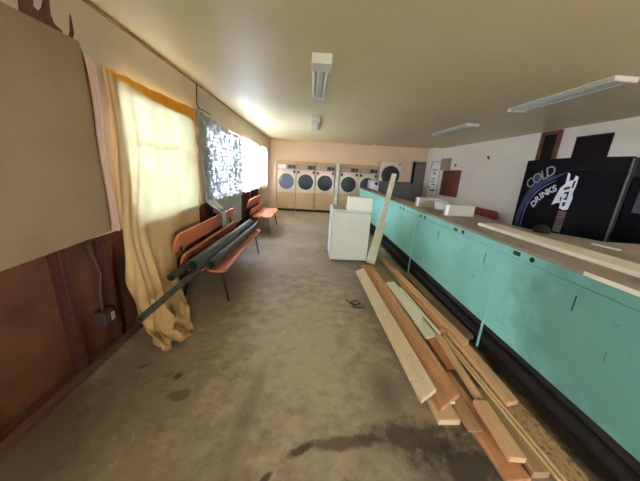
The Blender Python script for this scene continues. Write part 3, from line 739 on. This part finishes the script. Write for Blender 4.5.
box('box_door', M['dryer_strip'], t, -.058,-.051, -.26,.28, -.15,.18)
t = thing('hanging_board', 'square red-brown board in two tones on white wall', 'board', (XR,8.79,1.36))
box('left_half', M['brownboard2'], t, -.03,-.001, .10,.56, -.43,.44)
box('right_half', M['brownboard'], t, -.034,-.001, -.56,.095, -.42,.44)
box('ledge', M['brownwood'], t, -.06,-.031, .0,.5, -.44,-.40)
for y, z, lab in ((8.62,1.95,'small dark bracket on white wall above the red-brown board'), (7.05,2.12,'small bracket alone on white wall left of the wooden frame')):
    t = thing('wall_bracket', lab, 'bracket', (XR,y,z), 0, 'wall brackets')
    box('plate', M['console'], t, -.006,-.0005, -.03,.03, -.05,.05); box('hook', M['iron'], t, -.05,-.006, -.015,.015, -.01,.04)
t = thing('wooden_hatch', 'narrow brown wooden frame high on white wall at the ceiling', 'frame', (XR,5.28,2.25))
H = .30
box('frame_side', M['wood_dark'], t, -.05,-.001, .15,.22, -H,H); box('frame_side', M['wood_dark'], t, -.05,-.001, -.22,-.15, -H,H)
box('frame_top', M['wood_dark'], t, -.05,-.001, -.15,.15, H-.07,H); box('frame_bottom', M['wood_dark'], t, -.05,-.001, -.15,.15, -H,-H+.05)
box('dark_panel', M['darkpane'], t, -.02,-.001, -.149,.149, -H+.05,H-.07)
t = thing('wall_panel', 'dark brown rectangular panel on white wall above the drinks machine', 'panel', (XR,4.46,2.08))
box('board', M['darkpane'], t, -.03,-.001, -.29,.29, -.3,.30); box('rim', M['black'], t, -.036,-.0305, -.29,.29, .27,.30)

# ------------------------------------------------------------------ drinks machine (front faces -x)
SX = 3.80; YL, YR, ST = 4.60, 3.03, 1.915
sm = thing('drinks_machine', 'big black cold drinks vending machine with blue arc behind the counter', 'vending machine', (SX,0,0))
box('cabinet', M['soda_body'], sm, .03,.85, YR+.005,YL-.005, .06,ST-.01, bev=.01)
def front_x(y): u = (y-YR)/(YL-YR); return -.05*4*u*(1-u)
bm = new(); n = 24; A = []
for i in range(n+1):
    y = YR+.03+(YL-YR-.03)*i/n; x = front_x(y)
    A.append([bm.verts.new((x, y, .08)), bm.verts.new((x, y, ST-.16))])
for a, b in zip(A, A[1:]): bm.faces.new((a[0], a[1], b[1], b[0]))
r = bmesh.ops.extrude_face_region(bm, geom=bm.faces[:]); bmesh.ops.translate(bm, vec=(.035,0,0), verts=[v for v in r['geom'] if isinstance(v, bmesh.types.BMVert)])
bmesh.ops.recalc_face_normals(bm, faces=bm.faces[:]); obj('front_panel', bm, M['soda'], sm, True)
bm = new(); A = []
for i in range(n+1):
    y = YR+.03+(YL-YR-.03)*i/n; x = front_x(y); u = (y-YR)/(YL-YR)
    A.append([bm.verts.new((x, y, ST-.158)), bm.verts.new((x, y, ST+.012*math.sin(PI*u)))])
for a, b in zip(A, A[1:]): bm.faces.new((a[0], a[1], b[1], b[0]))
r = bmesh.ops.extrude_face_region(bm, geom=bm.faces[:]); bmesh.ops.translate(bm, vec=(.04,0,0), verts=[v for v in r['geom'] if isinstance(v, bmesh.types.BMVert)])
bmesh.ops.recalc_face_normals(bm, faces=bm.faces[:]); obj('header', bm, M['soda_top'], sm, True)
box('edge_trim', M['silver'], sm, -.012,.0, YR,YR+.026, .08,ST-.02)
for y in (YR+.12, YL-.12):
    bm = new(); add_tube(bm, [(.12,y,0),(.12,y,.065)], .03, 10); obj('foot', bm, M['black'], sm)
def ribbon(name, outer, inner, mat, off=.003, n=40):
    bm = new(); R = []
    for i in range(n+1):
        o_ = poly_interp([(0,)+p for p in outer], i/n); i_ = poly_interp([(0,)+p for p in inner], i/n)
        R.append([bm.verts.new((front_x(q.y)-off, q.y, q.z)) for q in (o_, i_)])
    for a, b in zip(R, R[1:]): bm.faces.new((a[0], a[1], b[1], b[0]))
    return obj(name, bm, mat, sm)
ribbon('blue_arc', [(4.54,.60),(4.545,.95),(4.50,1.16),(4.42,1.38),(4.30,1.515),(4.13,1.61),(3.76,1.73)],
       [(4.42,.60),(4.43,.92),(4.40,1.12),(4.33,1.29),(4.22,1.43),(4.06,1.55),(3.765,1.72)], M['blue'])
ribbon('pale_arc', [(4.385,.60),(4.39,.92),(4.37,1.12),(4.31,1.285),(4.20,1.425),(4.08,1.515),(3.90,1.61)],
       [(4.355,.60),(4.365,.92),(4.345,1.115),(4.288,1.275),(4.185,1.41),(4.07,1.50),(3.90,1.60)], M['paleblue'], .004)
def letter(ch, y, z, h, ang, mat, weight=0, name='letter', sx=1.0):
    cu = bpy.data.curves.new('glyph', 'FONT'); cu.body = ch; cu.size = h*1.37; cu.extrude = .002; cu.align_x = 'CENTER'; cu.offset = weight
    tmp = bpy.data.objects.new('glyph', cu); C.objects.link(tmp)
    dg = bpy.context.evaluated_depsgraph_get(); me = bpy.data.meshes.new_from_object(tmp.evaluated_get(dg)); bpy.data.objects.remove(tmp)
    o = bpy.data.objects.new(name, me); C.objects.link(o); me.materials.clear(); me.materials.append(mat); o.parent = sm
    # glyph x -> -y world, glyph y -> +z, normal -> -x
    base = Matrix(((0,0,-1),(-1,0,0),(0,1,0))).to_4x4()
    o.matrix_local = Matrix.Translation((front_x(y)-.006, y, z)) @ base @ Matrix.Rotation(ang, 4, 'Z') @ Matrix.Translation((0,-h/2,0)) @ Matrix.Diagonal((sx,1,1,1))
    return o
for ch, y, z, a in (('C',4.40,1.545,44),('O',4.277,1.632,34),('L',4.155,1.69,26),('D',4.045,1.745,22)):
    letter(ch, y, z, .165, math.radians(a), M['lettergrey'])
bm = new(); add_disc(bm, (front_x(4.277)-.003,4.277,1.632), .058, -.002, 'x', 20); obj('letter_fill', bm, M['blue'], sm)
for ch, y, z, a in (('D',4.205,1.215,52),('R',4.155,1.295,47),('I',4.105,1.35,42),('N',4.045,1.395,38),('K',3.965,1.445,32),('S',3.895,1.485,28)):
    letter(ch, y, z, .10, math.radians(a), M['letterwhite'], .004)
def flat(name, poly, mat, off):
    bm = new(); vs = [bm.verts.new((front_x(y)-off, y, z)) for y, z in poly]; bm.faces.new(vs)
    r = bmesh.ops.extrude_face_region(bm, geom=bm.faces[:]); bmesh.ops.translate(bm, vec=(.002,0,0), verts=[v for v in r['geom'] if isinstance(v, bmesh.types.BMVert)])
    bmesh.ops.recalc_face_normals(bm, faces=bm.faces[:]); return obj(name, bm, mat, sm)
flat('picture', [(3.87,1.23),(3.83,1.40),(3.80,1.50),(3.745,1.56),(3.75,1.72),(3.715,1.70),(3.70,1.60),(3.64,1.62),(3.63,1.68),(3.585,1.66),(3.585,1.55),(3.60,1.44),(3.58,1.36),(3.60,1.20),(3.66,1.18),(3.73,1.20),(3.735,1.28),(3.80,1.27)], M['splash'], .004)
for poly in ([(3.745,1.50),(3.66,1.53),(3.66,1.49),(3.74,1.465)], [(3.72,1.44),(3.65,1.455),(3.655,1.33),(3.70,1.33),(3.70,1.36),(3.675,1.36),(3.678,1.42),(3.72,1.41)],
             [(3.70,1.29),(3.655,1.30),(3.66,1.24),(3.70,1.235)], [(3.635,1.60),(3.605,1.61),(3.61,1.5),(3.635,1.5)], [(3.76,1.36),(3.735,1.37),(3.735,1.30),(3.75,1.30)]):
    flat('picture_mark', poly, M['soda_body'], .006)
for k in range(9):
    z = 1.15-.036*k; y = 3.665+.001*k
    box('select_button', M['button' if k < 6 else 'button2'], sm, front_x(y)-.010, front_x(y)+.004, y-.062, y+.062, z-.013, z+.013, bev=.003)

t = thing('snack_machine', 'second black vending machine right of the drinks machine', 'vending machine', (SX+.02,0,0))
box('cabinet', M['soda_body'], t, .02,.85, 1.95,3.015, .05,1.69, bev=.01)
box('front_panel', M['soda'], t, 0,.02, 1.97,3.0, .07,1.68, bev=.005)
box('display_window', M['window_tint'], t, -.008,.0, 2.55,2.90, 1.27,1.64, bev=.004)
for y in (2.1, 2.85):
    bm = new(); add_tube(bm, [(.12,y,0),(.12,y,.055)], .03, 10); obj('foot', bm, M['black'], t)

# ------------------------------------------------------------------ camera
cam = bpy.data.cameras.new('camera'); co = bpy.data.objects.new('camera', cam); C.objects.link(co)
cam.sensor_width = 36; cam.lens = 36*255/640; cam.clip_start = .02
R = ((.99803533,.04487926,.04371871),(-.03022437,-.26635225,.96340177),(.05488133,-.96283037,-.26447251))
co.matrix_world = Matrix(((R[0][0],-R[0][1],-R[0][2],0),(R[1][0],-R[1][1],-R[1][2],0),(R[2][0],-R[2][1],-R[2][2],1.55),(0,0,0,1)))
sc.camera = co

# ------------------------------------------------------------------ daylight
w = bpy.data.worlds.new('sky'); sc.world = w; w.use_nodes = True
bg = w.node_tree.nodes['Background']; bg.inputs[0].default_value = (.87,.93,1.09,1); bg.inputs[1].default_value = 44.0
def portal(name, loc, rot, sx, sy):
    l = bpy.data.lights.new(name, 'AREA'); l.shape = 'RECTANGLE'; l.size = sx; l.size_y = sy; l.cycles.is_portal = True
    o = bpy.data.objects.new(name, l); C.objects.link(o); o.location = loc; o.rotation_euler = rot
for a, b in WINS: portal('window_portal', (XL-.14,(a+b)/2,(SILL+HEAD)/2), (0,-PI/2,0), HEAD-SILL, b-a)
portal('window_portal', (XL-.14,(FILL_L[0]+FILL_L[1])/2,(FILL_L[2]+FILL_L[3])/2), (0,-PI/2,0), FILL_L[3]-FILL_L[2], FILL_L[1]-FILL_L[0])  # this and the next two belong to the added fill windows
portal('window_portal', (XR+.14,(FILL_R[0]+FILL_R[1])/2,(FILL_R[2]+FILL_R[3])/2), (0,PI/2,0), FILL_R[3]-FILL_R[2], FILL_R[1]-FILL_R[0])
portal('window_portal', ((FILL_B[0]+FILL_B[1])/2,YB-.14,(FILL_B[2]+FILL_B[3])/2), (PI/2,0,0), FILL_B[1]-FILL_B[0], FILL_B[3]-FILL_B[2])

sc.view_settings.view_transform = 'Standard'; sc.view_settings.look = 'None'
sc.view_settings.exposure = 1.60; sc.view_settings.gamma = 1; sc.view_settings.use_curve_mapping = False
sc.cycles.use_denoising = True; sc.cycles.max_bounces = 10; sc.cycles.diffuse_bounces = 6; sc.cycles.transparent_max_bounces = 12
sc.cycles.caustics_reflective = False; sc.cycles.caustics_refractive = False
